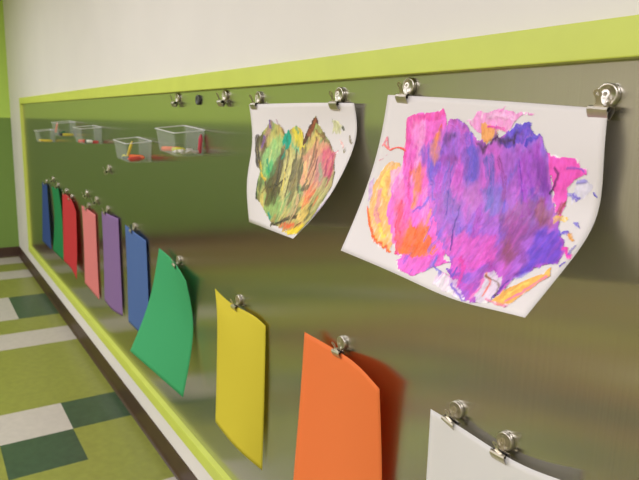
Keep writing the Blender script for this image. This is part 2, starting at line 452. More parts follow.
# paint layout on the two paintings, in sheet coordinates: patches 'P' (colour, strength) and brush strokes 'S' (colour, width)
PURPLE_PAINT = [
 ('P', (238, 168, 196), 0.5, [(0.067, 0.525), (0.083, 0.425), (0.125, 0.425), (0.158, 0.475), (0.175, 0.638), (0.142, 0.65)]),
 ('P', (190, 120, 190), 0.6, [(0.008, 0.562), (0.025, 0.512), (0.05, 0.612), (0.033, 0.675)]),
 ('P', (248, 178, 60), 0.9, [(0.058, 0.438), (0.083, 0.4), (0.133, 0.4), (0.15, 0.45), (0.133, 0.525), (0.158, 0.638), (0.217, 0.738), (0.242, 0.825), (0.258, 0.9), (0.192, 0.9), (0.125, 0.85), (0.067, 0.762), (0.042, 0.675), (0.033, 0.562)]),
 ('S', (238, 150, 150), 0.01, [(0.075, 0.588), (0.092, 0.7), (0.125, 0.762)]),
 ('S', (250, 205, 90), 0.01, [(0.092, 0.462), (0.075, 0.525), (0.117, 0.625)]),
 ('S', (255, 218, 70), 0.011, [(0.133, 0.775), (0.192, 0.838)]),
 ('S', (248, 98, 22), 0.007, [(0.042, 0.688), (0.083, 0.775), (0.142, 0.862), (0.192, 0.888), (0.25, 0.9)]),
 ('P', (243, 104, 198), 1, [(0.125, 0.138), (0.158, 0.112), (0.192, 0.1), (0.275, 0.088), (0.308, 0.062), (0.325, 0.1), (0.333, 0.162), (0.392, 0.188), (0.417, 0.325), (0.408, 0.475), (0.5, 0.675), (0.542, 0.788), (0.483, 0.838), (0.408, 0.875), (0.3, 0.912), (0.25, 0.85), (0.183, 0.75), (0.142, 0.662), (0.125, 0.538), (0.142, 0.45), (0.142, 0.325)]),
 ('P', (242, 170, 214), 0.75, [(0.1, 0.462), (0.15, 0.412), (0.175, 0.525), (0.158, 0.588), (0.117, 0.55)]),
 ('P', (244, 120, 180), 0.9, [(0.142, 0.562), (0.167, 0.488), (0.225, 0.675), (0.267, 0.85), (0.233, 0.838)]),
 ('P', (236, 62, 150), 0.7, [(0.125, 0.138), (0.158, 0.112), (0.192, 0.1), (0.275, 0.088), (0.308, 0.062), (0.325, 0.088), (0.275, 0.138), (0.217, 0.125), (0.167, 0.175), (0.158, 0.325), (0.158, 0.45), (0.133, 0.325)]),
 ('S', (250, 160, 214), 0.018, [(0.217, 0.15), (0.217, 0.25), (0.225, 0.362), (0.208, 0.475)]),
 ('S', (250, 150, 90), 0.016, [(0.233, 0.4), (0.242, 0.5), (0.258, 0.612)]),
 ('S', (235, 60, 150), 0.012, [(0.192, 0.4), (0.208, 0.538), (0.258, 0.7)]),
 ('S', (240, 110, 190), 0.014, [(0.142, 0.5), (0.158, 0.575), (0.167, 0.662)]),
 ('S', (246, 100, 60), 0.01, [(0.308, 0.175), (0.292, 0.238), (0.283, 0.312)]),
 ('S', (250, 140, 206), 0.02, [(0.3, 0.512), (0.325, 0.65), (0.35, 0.75)]),
 ('P', (248, 112, 40), 0.95, [(0.25, 0.838), (0.283, 0.8), (0.292, 0.7), (0.342, 0.738), (0.367, 0.7), (0.425, 0.762), (0.475, 0.788), (0.45, 0.825), (0.383, 0.875), (0.308, 0.9)]),
 ('S', (238, 60, 110), 0.01, [(0.2, 0.625), (0.233, 0.762), (0.283, 0.888)]),
 ('S', (250, 150, 110), 0.008, [(0.342, 0.55), (0.35, 0.662), (0.383, 0.775)]),
 ('S', (200, 70, 60), 0.01, [(0.3, 0.85), (0.35, 0.85), (0.375, 0.812)]),
 ('P', (238, 84, 196), 0.95, [(0.3, 0.938), (0.325, 0.888), (0.425, 0.85), (0.492, 0.8), (0.567, 0.838), (0.483, 0.9), (0.425, 0.975), (0.333, 0.975)]),
 ('P', (240, 140, 200), 0.9, [(0.425, 0.125), (0.458, 0.1), (0.475, 0.062), (0.517, 0.062), (0.575, 0.038), (0.633, 0.05), (0.733, 0.05), (0.725, 0.062), (0.675, 0.075), (0.642, 0.112), (0.617, 0.162), (0.558, 0.162), (0.492, 0.175)]),
 ('S', (246, 180, 215), 0.01, [(0.533, 0.088), (0.6, 0.088), (0.642, 0.088)]),
 ('S', (236, 80, 170), 0.006, [(0.533, 0.138), (0.583, 0.15), (0.608, 0.15)]),
 ('P', (246, 166, 84), 0.95, [(0.492, 0.125), (0.542, 0.138), (0.583, 0.175), (0.558, 0.212), (0.508, 0.225)]),
 ('P', (168, 102, 206), 1, [(0.333, 0.125), (0.383, 0.112), (0.425, 0.138), (0.492, 0.212), (0.55, 0.225), (0.617, 0.162), (0.642, 0.125), (0.708, 0.1), (0.733, 0.15), (0.767, 0.162), (0.8, 0.238), (0.817, 0.3), (0.833, 0.388), (0.858, 0.462), (0.892, 0.512), (0.9, 0.562), (0.942, 0.612), (0.967, 0.662), (0.967, 0.725), (0.917, 0.775), (0.867, 0.838), (0.867, 0.9), (0.85, 0.95), (0.817, 0.988), (0.725, 0.988), (0.625, 0.938), (0.567, 0.838), (0.45, 0.75), (0.342, 0.612), (0.292, 0.488), (0.275, 0.375), (0.317, 0.288), (0.333, 0.212)]),
 ('S', (196, 84, 176), 0.022, [(0.358, 0.138), (0.408, 0.175), (0.45, 0.225)]),
 ('S', (132, 104, 210), 0.024, [(0.283, 0.312), (0.292, 0.412), (0.35, 0.525)]),
 ('S', (126, 104, 206), 0.022, [(0.383, 0.225), (0.383, 0.362), (0.375, 0.488)]),
 ('S', (112, 86, 205), 0.024, [(0.45, 0.212), (0.483, 0.288), (0.483, 0.412)]),
 ('S', (205, 90, 200), 0.014, [(0.417, 0.35), (0.433, 0.5), (0.458, 0.65)]),
 ('S', (120, 100, 200), 0.026, [(0.4, 0.512), (0.45, 0.6), (0.517, 0.662)]),
 ('S', (196, 86, 198), 0.018, [(0.317, 0.35), (0.342, 0.5), (0.417, 0.65)]),
 ('S', (104, 100, 190), 0.022, [(0.55, 0.3), (0.575, 0.388), (0.583, 0.512)]),
 ('S', (180, 80, 190), 0.02, [(0.525, 0.45), (0.567, 0.562), (0.608, 0.688)]),
 ('S', (150, 70, 150), 0.014, [(0.6, 0.3), (0.633, 0.4), (0.658, 0.55)]),
 ('S', (190, 96, 196), 0.018, [(0.542, 0.688), (0.617, 0.75), (0.683, 0.762)]),
 ('S', (226, 80, 196), 0.02, [(0.583, 0.825), (0.658, 0.85), (0.708, 0.788)]),
 ('S', (214, 72, 180), 0.014, [(0.575, 0.888), (0.683, 0.925), (0.758, 0.95)]),
 ('S', (104, 86, 196), 0.014, [(0.658, 0.488), (0.683, 0.588), (0.742, 0.675)]),
 ('S', (178, 74, 206), 0.018, [(0.692, 0.3), (0.717, 0.412), (0.758, 0.525)]),
 ('S', (164, 66, 196), 0.018, [(0.758, 0.225), (0.783, 0.338), (0.817, 0.438)]),
 ('S', (120, 70, 190), 0.012, [(0.733, 0.225), (0.733, 0.338), (0.767, 0.45)]),
 ('S', (104, 80, 200), 0.01, [(0.65, 0.138), (0.692, 0.125), (0.708, 0.112)]),
 ('P', (96, 74, 198), 0.85, [(0.642, 0.15), (0.65, 0.112), (0.708, 0.1), (0.733, 0.15), (0.692, 0.2), (0.625, 0.238), (0.592, 0.212)]),
 ('S', (88, 70, 190), 0.008, [(0.708, 0.212), (0.733, 0.175), (0.758, 0.162)]),
 ('S', (140, 70, 150), 0.012, [(0.825, 0.712), (0.892, 0.775), (0.867, 0.825)]),
 ('S', (176, 72, 170), 0.016, [(0.675, 0.675), (0.708, 0.762), (0.767, 0.825)]),
 ('S', (92, 60, 150), 0.004, [(0.467, 0.55), (0.483, 0.65), (0.533, 0.775)]),
 ('B', (112, 92, 204), 0.75, [(0.25, 0.262), (0.308, 0.238), (0.342, 0.288), (0.317, 0.412), (0.292, 0.45), (0.242, 0.388), (0.217, 0.338)]),
 ('B', (104, 96, 200), 0.7, [(0.408, 0.275), (0.483, 0.25), (0.517, 0.312), (0.508, 0.45), (0.45, 0.462)]),
 ('B', (176, 106, 218), 0.6, [(0.3, 0.175), (0.4, 0.175), (0.458, 0.238), (0.392, 0.325), (0.317, 0.288)]),
 ('B', (120, 110, 200), 0.6, [(0.55, 0.438), (0.617, 0.412), (0.658, 0.55), (0.617, 0.588)]),
 ('B', (150, 100, 190), 0.6, [(0.35, 0.525), (0.417, 0.475), (0.508, 0.588), (0.508, 0.7), (0.417, 0.675)]),
 ('B', (196, 116, 196), 0.6, [(0.458, 0.438), (0.533, 0.4), (0.575, 0.512), (0.525, 0.575)]),
 ('B', (226, 96, 190), 0.8, [(0.475, 0.738), (0.542, 0.688), (0.625, 0.675), (0.7, 0.662), (0.758, 0.775), (0.708, 0.825), (0.633, 0.85), (0.533, 0.812)]),
 ('B', (176, 84, 196), 0.7, [(0.683, 0.238), (0.767, 0.2), (0.808, 0.338), (0.783, 0.4), (0.7, 0.388)]),
 ('B', (110, 60, 150), 0.6, [(0.742, 0.225), (0.792, 0.288), (0.825, 0.388), (0.808, 0.425), (0.775, 0.362)]),
 ('B', (140, 70, 110), 0.55, [(0.658, 0.562), (0.717, 0.475), (0.808, 0.438), (0.85, 0.5), (0.833, 0.612), (0.808, 0.725), (0.767, 0.775)]),
 ('B', (150, 76, 70), 0.7, [(0.8, 0.438), (0.858, 0.462), (0.875, 0.538), (0.833, 0.562), (0.783, 0.512)]),
 ('B', (146, 80, 90), 0.65, [(0.717, 0.688), (0.742, 0.638), (0.808, 0.725), (0.8, 0.8)]),
 ('B', (98, 76, 200), 0.85, [(0.833, 0.612), (0.858, 0.55), (0.908, 0.562), (0.958, 0.65), (0.967, 0.725), (0.917, 0.775), (0.883, 0.812), (0.858, 0.725)]),
 ('B', (66, 40, 60), 0.9, [(0.492, 0.225), (0.592, 0.188), (0.675, 0.15), (0.692, 0.175), (0.592, 0.225), (0.517, 0.25)]),
 ('B', (90, 50, 110), 0.7, [(0.325, 0.2), (0.383, 0.175), (0.392, 0.2), (0.35, 0.25), (0.325, 0.288)]),
 ('B', (150, 60, 140), 0.6, [(0.292, 0.338), (0.392, 0.312), (0.408, 0.338), (0.3, 0.362)]),
 ('B', (250, 130, 70), 0.85, [(0.2, 0.412), (0.242, 0.388), (0.283, 0.525), (0.242, 0.55)]),
 ('B', (250, 110, 30), 0.95, [(0.233, 0.812), (0.267, 0.788), (0.267, 0.688), (0.325, 0.75), (0.333, 0.675), (0.4, 0.788), (0.45, 0.825), (0.317, 0.9)]),
 ('B', (250, 84, 110), 0.7, [(0.167, 0.612), (0.208, 0.625), (0.3, 0.838), (0.275, 0.875)]),
 ('B', (250, 150, 205), 0.6, [(0.15, 0.15), (0.225, 0.15), (0.233, 0.275), (0.183, 0.312)]),
 ('B', (246, 150, 90), 0.75, [(0.275, 0.312), (0.3, 0.162), (0.325, 0.2), (0.3, 0.362)]),
 ('S', (96, 60, 170), 0.003, [(0.692, 0.288), (0.708, 0.388), (0.725, 0.475)]),
 ('S', (96, 60, 170), 0.003, [(0.383, 0.388), (0.4, 0.512), (0.425, 0.612)]),
 ('P', (245, 74, 186), 0.95, [(0.8, 0.238), (0.833, 0.238), (0.867, 0.25), (0.917, 0.25), (0.917, 0.288), (0.95, 0.288), (0.95, 0.312), (0.908, 0.338), (0.883, 0.388), (0.892, 0.45), (0.883, 0.5), (0.85, 0.45), (0.825, 0.375)]),
 ('S', (60, 34, 84), 0.005, [(0.833, 0.3), (0.85, 0.312), (0.842, 0.362), (0.825, 0.412)]),
 ('S', (120, 90, 190), 0.003, [(0.875, 0.288), (0.917, 0.288), (0.942, 0.3)]),
 ('P', (206, 200, 226), 0.5, [(0.908, 0.35), (0.942, 0.325), (0.967, 0.35), (0.95, 0.412), (0.908, 0.45), (0.9, 0.4)]),
 ('S', (150, 140, 205), 0.006, [(0.917, 0.35), (0.942, 0.338)]),
 ('S', (120, 104, 200), 0.007, [(0.892, 0.4), (0.925, 0.412)]),
 ('S', (70, 56, 180), 0.006, [(0.983, 0.375), (0.992, 0.388)]),
 ('S', (160, 64, 60), 0.009, [(0.883, 0.438), (0.883, 0.475)]),
 ('S', (240, 190, 50), 0.009, [(0.875, 0.5), (0.908, 0.512)]),
 ('P', (98, 84, 200), 0.9, [(0.933, 0.525), (0.95, 0.512), (0.967, 0.538), (0.95, 0.55)]),
 ('S', (120, 100, 200), 0.007, [(0.908, 0.575), (0.933, 0.575)]),
 ('S', (246, 170, 60), 0.006, [(0.942, 0.575), (0.967, 0.6)]),
 ('S', (240, 80, 180), 0.009, [(0.958, 0.65), (0.992, 0.688)]),
 ('S', (98, 72, 190), 0.006, [(0.983, 0.738), (0.992, 0.712)]),
 ('S', (100, 80, 190), 0.005, [(0.983, 0.625), (0.983, 0.675)]),
 ('P', (226, 220, 220), 0.85, [(0.767, 0.962), (0.758, 0.9), (0.75, 0.85), (0.775, 0.825), (0.817, 0.838), (0.842, 0.888), (0.85, 0.95), (0.85, 0.975), (0.808, 0.988)]),
 ('P', (232, 215, 222), 0.7, [(0.533, 0.888), (0.6, 0.9), (0.658, 0.925), (0.725, 0.988), (0.642, 0.988), (0.542, 0.975)]),
 ('S', (120, 104, 200), 0.005, [(0.492, 0.838), (0.5, 0.888), (0.55, 0.912)]),
 ('S', (104, 80, 190), 0.005, [(0.558, 0.875), (0.617, 0.9), (0.608, 0.85)]),
 ('S', (228, 70, 170), 0.008, [(0.6, 0.8), (0.642, 0.85), (0.667, 0.925)]),
 ('S', (140, 110, 200), 0.005, [(0.633, 0.938), (0.692, 0.975), (0.742, 0.988)]),
 ('S', (240, 130, 190), 0.008, [(0.758, 0.975), (0.767, 0.925), (0.758, 0.875)]),
 ('S', (238, 120, 100), 0.005, [(0.808, 0.95), (0.8, 0.888), (0.75, 0.838)]),
 ('S', (120, 90, 50), 0.003, [(0.758, 0.85), (0.808, 0.862), (0.842, 0.888), (0.85, 0.938)]),
 ('S', (84, 64, 160), 0.007, [(0.85, 0.938), (0.85, 0.9), (0.858, 0.862)]),
 ('P', (246, 180, 78), 0.95, [(0.85, 0.962), (0.858, 0.938), (0.875, 0.888), (0.9, 0.838), (0.942, 0.788), (0.958, 0.738), (0.975, 0.788), (0.958, 0.838), (0.942, 0.9), (0.925, 0.95), (0.9, 0.975)]),
 ('S', (240, 110, 170), 0.005, [(0.9, 0.95), (0.933, 0.9), (0.967, 0.8)]),
 ('S', (250, 214, 100), 0.007, [(0.892, 0.938), (0.9, 0.888), (0.925, 0.85)]),
 ('S', (236, 120, 160), 0.005, [(0.825, 0.962), (0.875, 0.975), (0.917, 0.975)]),
 ('S', (250, 90, 70), 0.006, [(0.033, 0.312), (0.067, 0.338), (0.108, 0.325), (0.142, 0.325)]),
 ('S', (240, 90, 110), 0.006, [(0.025, 0.325), (0.033, 0.275), (0.058, 0.325)]),
 ('S', (240, 120, 150), 0.004, [(0.017, 0.412), (0.05, 0.375)]),
 ('S', (240, 120, 190), 0.004, [(0.575, 0.05), (0.6, 0.025)]),
]
GREEN_PAINT = [
 ('P', (168, 164, 88), 1, [(0.058, 0.288), (0.142, 0.2), (0.2, 0.138), (0.233, 0.162), (0.308, 0.2), (0.333, 0.25), (0.4, 0.2), (0.433, 0.175), (0.492, 0.212), (0.517, 0.288), (0.558, 0.2), (0.633, 0.1), (0.65, 0.162), (0.725, 0.25), (0.783, 0.325), (0.842, 0.375), (0.9, 0.488), (0.967, 0.6), (0.967, 0.675), (0.967, 0.775), (1, 0.875), (1, 0.975), (0.592, 0.962), (0.425, 0.962), (0.325, 0.912), (0.233, 0.85), (0.15, 0.8), (0.125, 0.712), (0.133, 0.562), (0.083, 0.475), (0.05, 0.388)]),
 ('T', (66, 54, 40), 0.026, [(0.058, 0.288), (0.058, 0.388), (0.1, 0.5)]),
 ('T', (52, 58, 50), 0.0136, [(0.133, 0.662), (0.133, 0.788)]),
 ('S', (222, 192, 50), 0.0102, [(0.108, 0.488), (0.15, 0.55)]),
 ('S', (176, 140, 120), 0.0204, [(0.2, 0.162), (0.158, 0.262), (0.108, 0.375)]),
 ('S', (112, 86, 150), 0.0085, [(0.192, 0.138), (0.192, 0.188)]),
 ('S', (128, 96, 150), 0.0085, [(0.133, 0.275), (0.108, 0.362)]),
 ('B', (150, 202, 118), 0.9, [(0.125, 0.45), (0.183, 0.338), (0.275, 0.238), (0.333, 0.312), (0.35, 0.438), (0.317, 0.55), (0.217, 0.612), (0.158, 0.575)]),
 ('B', (70, 182, 104), 0.9, [(0.183, 0.5), (0.225, 0.45), (0.292, 0.538), (0.283, 0.612), (0.208, 0.588)]),
 ('P', (26, 166, 132), 1, [(0.325, 0.25), (0.367, 0.212), (0.392, 0.275), (0.392, 0.35), (0.35, 0.375), (0.317, 0.312)]),
 ('B', (40, 190, 140), 0.8, [(0.4, 0.3), (0.458, 0.338), (0.5, 0.412), (0.433, 0.388)]),
 ('B', (236, 216, 62), 0.95, [(0.392, 0.212), (0.433, 0.175), (0.492, 0.225), (0.5, 0.3), (0.533, 0.262), (0.533, 0.35), (0.492, 0.375), (0.433, 0.3)]),
 ('S', (24, 150, 120), 0.0119, [(0.433, 0.188), (0.458, 0.225)]),
 ('S', (150, 128, 74), 0.024, [(0.333, 0.375), (0.325, 0.575), (0.3, 0.738)]),
 ('S', (112, 100, 56), 0.0204, [(0.325, 0.388), (0.358, 0.575), (0.358, 0.738)]),
 ('S', (196, 186, 108), 0.0204, [(0.433, 0.375), (0.45, 0.562), (0.433, 0.762)]),
 ('S', (92, 96, 50), 0.0102, [(0.467, 0.375), (0.483, 0.538), (0.492, 0.712), (0.392, 0.788)]),
 ('S', (200, 190, 112), 0.017, [(0.517, 0.45), (0.575, 0.625), (0.625, 0.775)]),
 ('S', (104, 92, 50), 0.0102, [(0.517, 0.362), (0.542, 0.512), (0.608, 0.662)]),
 ('P', (92, 58, 40), 1, [(0.633, 0.1), (0.65, 0.15), (0.592, 0.225), (0.542, 0.3), (0.508, 0.338), (0.508, 0.275), (0.558, 0.188)]),
 ('S', (160, 92, 58), 0.0153, [(0.625, 0.138), (0.592, 0.2), (0.55, 0.262)]),
 ('B', (222, 196, 104), 0.9, [(0.608, 0.225), (0.667, 0.212), (0.692, 0.262), (0.625, 0.338), (0.575, 0.388), (0.558, 0.325)]),
 ('S', (142, 104, 60), 0.0085, [(0.633, 0.225), (0.708, 0.262), (0.792, 0.35)]),
 ('B', (226, 156, 116), 0.9, [(0.542, 0.425), (0.6, 0.338), (0.667, 0.288), (0.775, 0.338), (0.833, 0.462), (0.825, 0.575), (0.808, 0.7), (0.75, 0.762), (0.6, 0.588)]),
 ('S', (138, 104, 64), 0.0119, [(0.642, 0.275), (0.642, 0.375), (0.65, 0.5)]),
 ('S', (236, 190, 120), 0.0153, [(0.583, 0.475), (0.708, 0.625), (0.75, 0.762)]),
 ('B', (218, 84, 112), 0.9, [(0.725, 0.35), (0.792, 0.362), (0.85, 0.4), (0.9, 0.488), (0.925, 0.562), (0.85, 0.562), (0.75, 0.45)]),
 ('B', (196, 128, 120), 0.9, [(0.675, 0.425), (0.725, 0.4), (0.825, 0.512), (0.842, 0.625), (0.733, 0.575)]),
 ('S', (160, 170, 130), 0.0153, [(0.742, 0.475), (0.817, 0.562)]),
 ('S', (230, 120, 140), 0.0136, [(0.825, 0.425), (0.867, 0.375)]),
 ('S', (98, 96, 56), 0.017, [(0.675, 0.6), (0.667, 0.662), (0.725, 0.638)]),
 ('S', (230, 110, 60), 0.0136, [(0.817, 0.65), (0.792, 0.725)]),
 ('S', (228, 120, 70), 0.0136, [(0.892, 0.75), (0.883, 0.7)]),
 ('S', (112, 112, 64), 0.017, [(0.867, 0.775), (0.942, 0.875)]),
 ('B', (146, 184, 104), 0.85, [(0.225, 0.75), (0.367, 0.738), (0.525, 0.775), (0.525, 0.862), (0.358, 0.912), (0.25, 0.85)]),
 ('S', (20, 152, 150), 0.0119, [(0.333, 0.888), (0.375, 0.912)]),
 ('S', (90, 72, 44), 0.0102, [(0.408, 0.962), (0.542, 0.925), (0.708, 0.875), (0.808, 0.85)]),
 ('B', (232, 92, 44), 0.95, [(0.558, 0.962), (0.642, 0.912), (0.817, 0.912), (0.858, 0.95), (0.683, 0.962)]),
 ('P', (240, 208, 46), 1, [(0.625, 0.975), (0.817, 0.962), (0.867, 0.912), (0.992, 0.9), (1, 0.975), (0.825, 0.988)]),
 ('S', (236, 200, 110), 0.0119, [(0.775, 0.838), (0.925, 0.9)]),
 ('S', (164, 142, 186), 0.0085, [(1, 0.85), (0.992, 0.762), (0.992, 0.688)]),
 ('B', (206, 204, 146), 0.95, [(0.783, 0.125), (0.808, 0.138), (0.867, 0.188), (0.85, 0.238), (0.783, 0.25)]),
 ('S', (72, 76, 40), 0.0102, [(0.875, 0.188), (0.892, 0.225)]),
 ('S', (72, 76, 40), 0.0034, [(0.783, 0.112), (0.775, 0.162)]),
 ('S', (122, 106, 54), 0.0119, [(0.942, 0.262), (0.975, 0.312)]),
 ('S', (238, 186, 172), 0.0085, [(0.858, 0.288), (0.908, 0.338)]),
 ('S', (130, 120, 66), 0.0085, [(0.917, 0.35), (0.933, 0.375)]),
 ('B', (92, 84, 46), 0.85, [(0.275, 0.462), (0.333, 0.388), (0.417, 0.562), (0.392, 0.788), (0.275, 0.838), (0.25, 0.662)]),
 ('B', (104, 96, 52), 0.8, [(0.475, 0.45), (0.525, 0.388), (0.6, 0.575), (0.592, 0.762), (0.492, 0.675)]),
 ('B', (214, 204, 120), 0.8, [(0.358, 0.375), (0.45, 0.438), (0.5, 0.638), (0.492, 0.812), (0.383, 0.65)]),
 ('B', (222, 186, 90), 0.8, [(0.675, 0.725), (0.767, 0.675), (0.9, 0.825), (0.942, 0.938)]),
 ('B', (120, 84, 56), 0.7, [(0.1, 0.3), (0.158, 0.25), (0.15, 0.388), (0.117, 0.475)]),
 ('B', (232, 110, 70), 0.7, [(0.7, 0.662), (0.758, 0.612), (0.833, 0.725), (0.792, 0.775)]),
 ('T', (128, 92, 156), 0.0068, [(0.192, 0.138), (0.192, 0.188)]),
 ('T', (128, 96, 156), 0.0068, [(0.142, 0.275), (0.108, 0.362)]),
 ('S', (84, 74, 44), 0.0102, [(0.392, 0.388), (0.417, 0.562), (0.408, 0.7)]),
 ('S', (70, 64, 40), 0.0068, [(0.275, 0.675), (0.383, 0.638), (0.45, 0.588)]),
 ('S', (110, 92, 60), 0.0085, [(0.217, 0.638), (0.275, 0.75), (0.267, 0.825)]),
 ('S', (208, 198, 120), 0.0085, [(0.425, 0.525), (0.467, 0.725), (0.492, 0.838)]),
 ('S', (86, 104, 56), 0.0085, [(0.567, 0.475), (0.608, 0.625), (0.667, 0.775)]),
 ('S', (150, 86, 56), 0.0085, [(0.667, 0.362), (0.675, 0.475), (0.667, 0.575)]),
 ('S', (176, 60, 84), 0.0085, [(0.833, 0.4), (0.883, 0.5), (0.908, 0.6)]),
 ('S', (34, 140, 104), 0.0085, [(0.358, 0.275), (0.358, 0.375), (0.342, 0.45)]),
 ('S', (214, 176, 120), 0.0102, [(0.633, 0.7), (0.7, 0.812), (0.708, 0.9)]),
 ('S', (140, 72, 44), 0.0068, [(0.9, 0.888), (0.875, 0.925)]),
 ('S', (230, 196, 60), 0.0102, [(0.158, 0.575), (0.217, 0.638)]),
 ('S', (60, 64, 40), 0.0051, [(0.358, 0.7), (0.342, 0.788)]),
 ('S', (180, 150, 150), 0.0051, [(0.25, 0.125), (0.275, 0.162), (0.308, 0.2)]),
 ('T', (60, 58, 40), 0.005, [(0.4, 0.962), (0.542, 0.925), (0.683, 0.888)]),
 ('T', (230, 206, 90), 0.007, [(0.408, 0.55), (0.433, 0.688)]),
 ('T', (206, 214, 130), 0.007, [(0.217, 0.388), (0.208, 0.512)]),
 ('T', (96, 84, 48), 0.009, [(0.458, 0.45), (0.483, 0.588), (0.492, 0.725)]),
 ('T', (66, 62, 40), 0.007, [(0.325, 0.462), (0.35, 0.612), (0.333, 0.75)]),
 ('T', (222, 200, 150), 0.006, [(0.617, 0.412), (0.642, 0.525)]),
 ('T', (110, 70, 48), 0.007, [(0.7, 0.438), (0.717, 0.55), (0.725, 0.625)]),
 ('T', (238, 120, 70), 0.008, [(0.758, 0.725), (0.775, 0.788)]),
 ('T', (40, 160, 120), 0.007, [(0.325, 0.875), (0.375, 0.912)]),
 ('T', (52, 150, 100), 0.008, [(0.192, 0.462), (0.242, 0.562)]),
 ('T', (176, 70, 96), 0.008, [(0.8, 0.438), (0.842, 0.538)]),
]
# ------------------------------------------------------------------ sheets of paper
def spline(pts, q):
    ts = np.array([p[0] for p in pts], float)
    X = np.array([p[1] for p in pts], float)
    n = len(ts)
    q = np.asarray(q)
    if n == 2:
        k = ((q - ts[0]) / (ts[1] - ts[0]))[:, None]
        return X[0] * (1 - k) + X[1] * k
    h = np.diff(ts)
    A = np.zeros((n, n)); B = np.zeros((n, 3)); A[0, 0] = A[-1, -1] = 1
    for i in range(1, n - 1):
        A[i, i - 1] = h[i - 1]; A[i, i] = 2 * (h[i - 1] + h[i]); A[i, i + 1] = h[i]
        B[i] = 6 * ((X[i + 1] - X[i]) / h[i] - (X[i] - X[i - 1]) / h[i - 1])
    Mm = np.linalg.solve(A, B)
    out = []
    for t in q:
        i = min(max(int(np.searchsorted(ts, t)) - 1, 0), n - 2)
        a, b, k = ts[i + 1] - t, t - ts[i], h[i]
        out.append(Mm[i] * a ** 3 / (6 * k) + Mm[i + 1] * b ** 3 / (6 * k) + (X[i] / k - Mm[i] * k / 6) * a + (X[i + 1] / k - Mm[i + 1] * k / 6) * b)
    return np.array(out)

def coons(S, nu, nv):
    u, v = np.linspace(0, 1, nu), np.linspace(0, 1, nv)
    T, B, Lf, Rt = spline(S['top'], u), spline(S['bottom'], u), spline(S['left'], v), spline(S['right'], v)
    U, V = u[None, :, None], v[:, None, None]
    return ((1 - V) * T[None] + V * B[None] + (1 - U) * Lf[:, None] + U * Rt[:, None]
            - ((1 - U) * (1 - V) * T[0] + U * (1 - V) * T[-1] + (1 - U) * V * B[0] + U * V * B[-1]))

def grid_normals(G):
    du = np.gradient(G, axis=1)
    dv = np.gradient(G, axis=0)
    n = np.cross(dv, du)
    n /= np.linalg.norm(n, axis=-1, keepdims=True)
    if n[..., 1].mean() > 0:
        n = -n
    return n                        # towards the room

def sheet_mesh(name, G, thick):
    nv, nu = G.shape[:2]
    N_ = grid_normals(G)
    F = G + N_ * thick / 2
    K = G - N_ * thick / 2
    verts = np.concatenate([F.reshape(-1, 3), K.reshape(-1, 3)])
    off = nu * nv
    faces = []
    for j in range(nv - 1):
        for i in range(nu - 1):
            a = j * nu + i
            faces.append((a, a + nu, a + nu + 1, a + 1))
            faces.append((off + a, off + a + 1, off + a + nu + 1, off + a + nu))
    rim = [i for i in range(nu)] + [j * nu + nu - 1 for j in range(1, nv)] + [(nv - 1) * nu + i for i in range(nu - 2, -1, -1)] + [j * nu for j in range(nv - 2, 0, -1)]
    for a, b in zip(rim, rim[1:] + rim[:1]):
        faces.append((a, b, off + b, off + a))
    me = bpy.data.meshes.new(name)
    me.from_pydata(verts.tolist(), [], faces)
    bm = bmesh.new(); bm.from_mesh(me)
    bmesh.ops.recalc_face_normals(bm, faces=bm.faces)
    bm.to_mesh(me); bm.free()
    flat = len(rim)
    for k, p in enumerate(me.polygons):
        p.use_smooth = k < len(me.polygons) - flat
    return me

def rebase(o, origin):
    """Move a mesh built in world coordinates so that its origin sits at 'origin'."""
    o.data.transform(Matrix.Translation(-Vector(origin)))
    o.location = origin

PAPERS = [
 ('darkblue', (58, 84, 138), 'dark blue paper sheet at the far end, beside the left frame rail'),
 ('green_s', (40, 142, 78), 'narrow looking green paper sheet between the dark blue sheet and the red sheet'),
 ('red', (212, 62, 64), 'red paper sheet hanging on the board between green and pink sheets'),
 ('pink', (234, 140, 132), 'salmon pink paper sheet hanging on the board beside the red sheet'),
 ('purple', (150, 118, 162), 'purple paper sheet hanging between the pink and the medium blue sheets'),
 ('blue', (90, 120, 170), 'medium blue paper sheet just left of the big curled green sheet'),
 ('green', (74, 178, 110), 'bright green paper sheet swinging its lower left corner away from the board'),
 ('yellow', (228, 212, 64), 'yellow paper sheet hanging on the board between green and orange sheets'),
 ('orange', (253, 140, 72), 'orange paper sheet with drooping right corner hanging on the board'),
 ('white', (240, 236, 226), 'blank white paper sheet held by two clips at the lower right'),
]
EDGE = {}
for key, rgb, label in PAPERS:
    G = coons(SHEETS[key], 25, 37)
    o = link('paper_sheet', sheet_mesh('paper_sheet', G, 0.0004), paper_mat(key + '_construction_paper', rgb))
    tag(o, label, 'paper', 'sheets of paper clipped along the board')
    rebase(o, Vector(G[0, 12]))
    EDGE[key] = coons(SHEETS[key], 101, 2)[0]

# ------------------------------------------------------------------ paint on the two paintings
def value_noise(x, y, seed):
    r = np.random.RandomState(seed)
    T = r.rand(64, 64)
    xi, yi = np.floor(x).astype(int), np.floor(y).astype(int)
    fx, fy = x - xi, y - yi
    fx, fy = fx * fx * (3 - 2 * fx), fy * fy * (3 - 2 * fy)
    g = lambda a, b: T[a % 64, b % 64]
    return (g(xi, yi) * (1 - fx) + g(xi + 1, yi) * fx) * (1 - fy) + (g(xi, yi + 1) * (1 - fx) + g(xi + 1, yi + 1) * fx) * fy

def fbm(x, y, seed, octv=4):
    s, a, t = 0, 1.0, 0
    for k in range(octv):
        s = s + a * value_noise(x * 2 ** k, y * 2 ** k, seed + k * 17)
        t += a
        a *= 0.55
    return s / t - 0.5

def smooth(e0, e1, x):
    t = np.clip((x - e0) / (e1 - e0), 0, 1)
    return t * t * (3 - 2 * t)

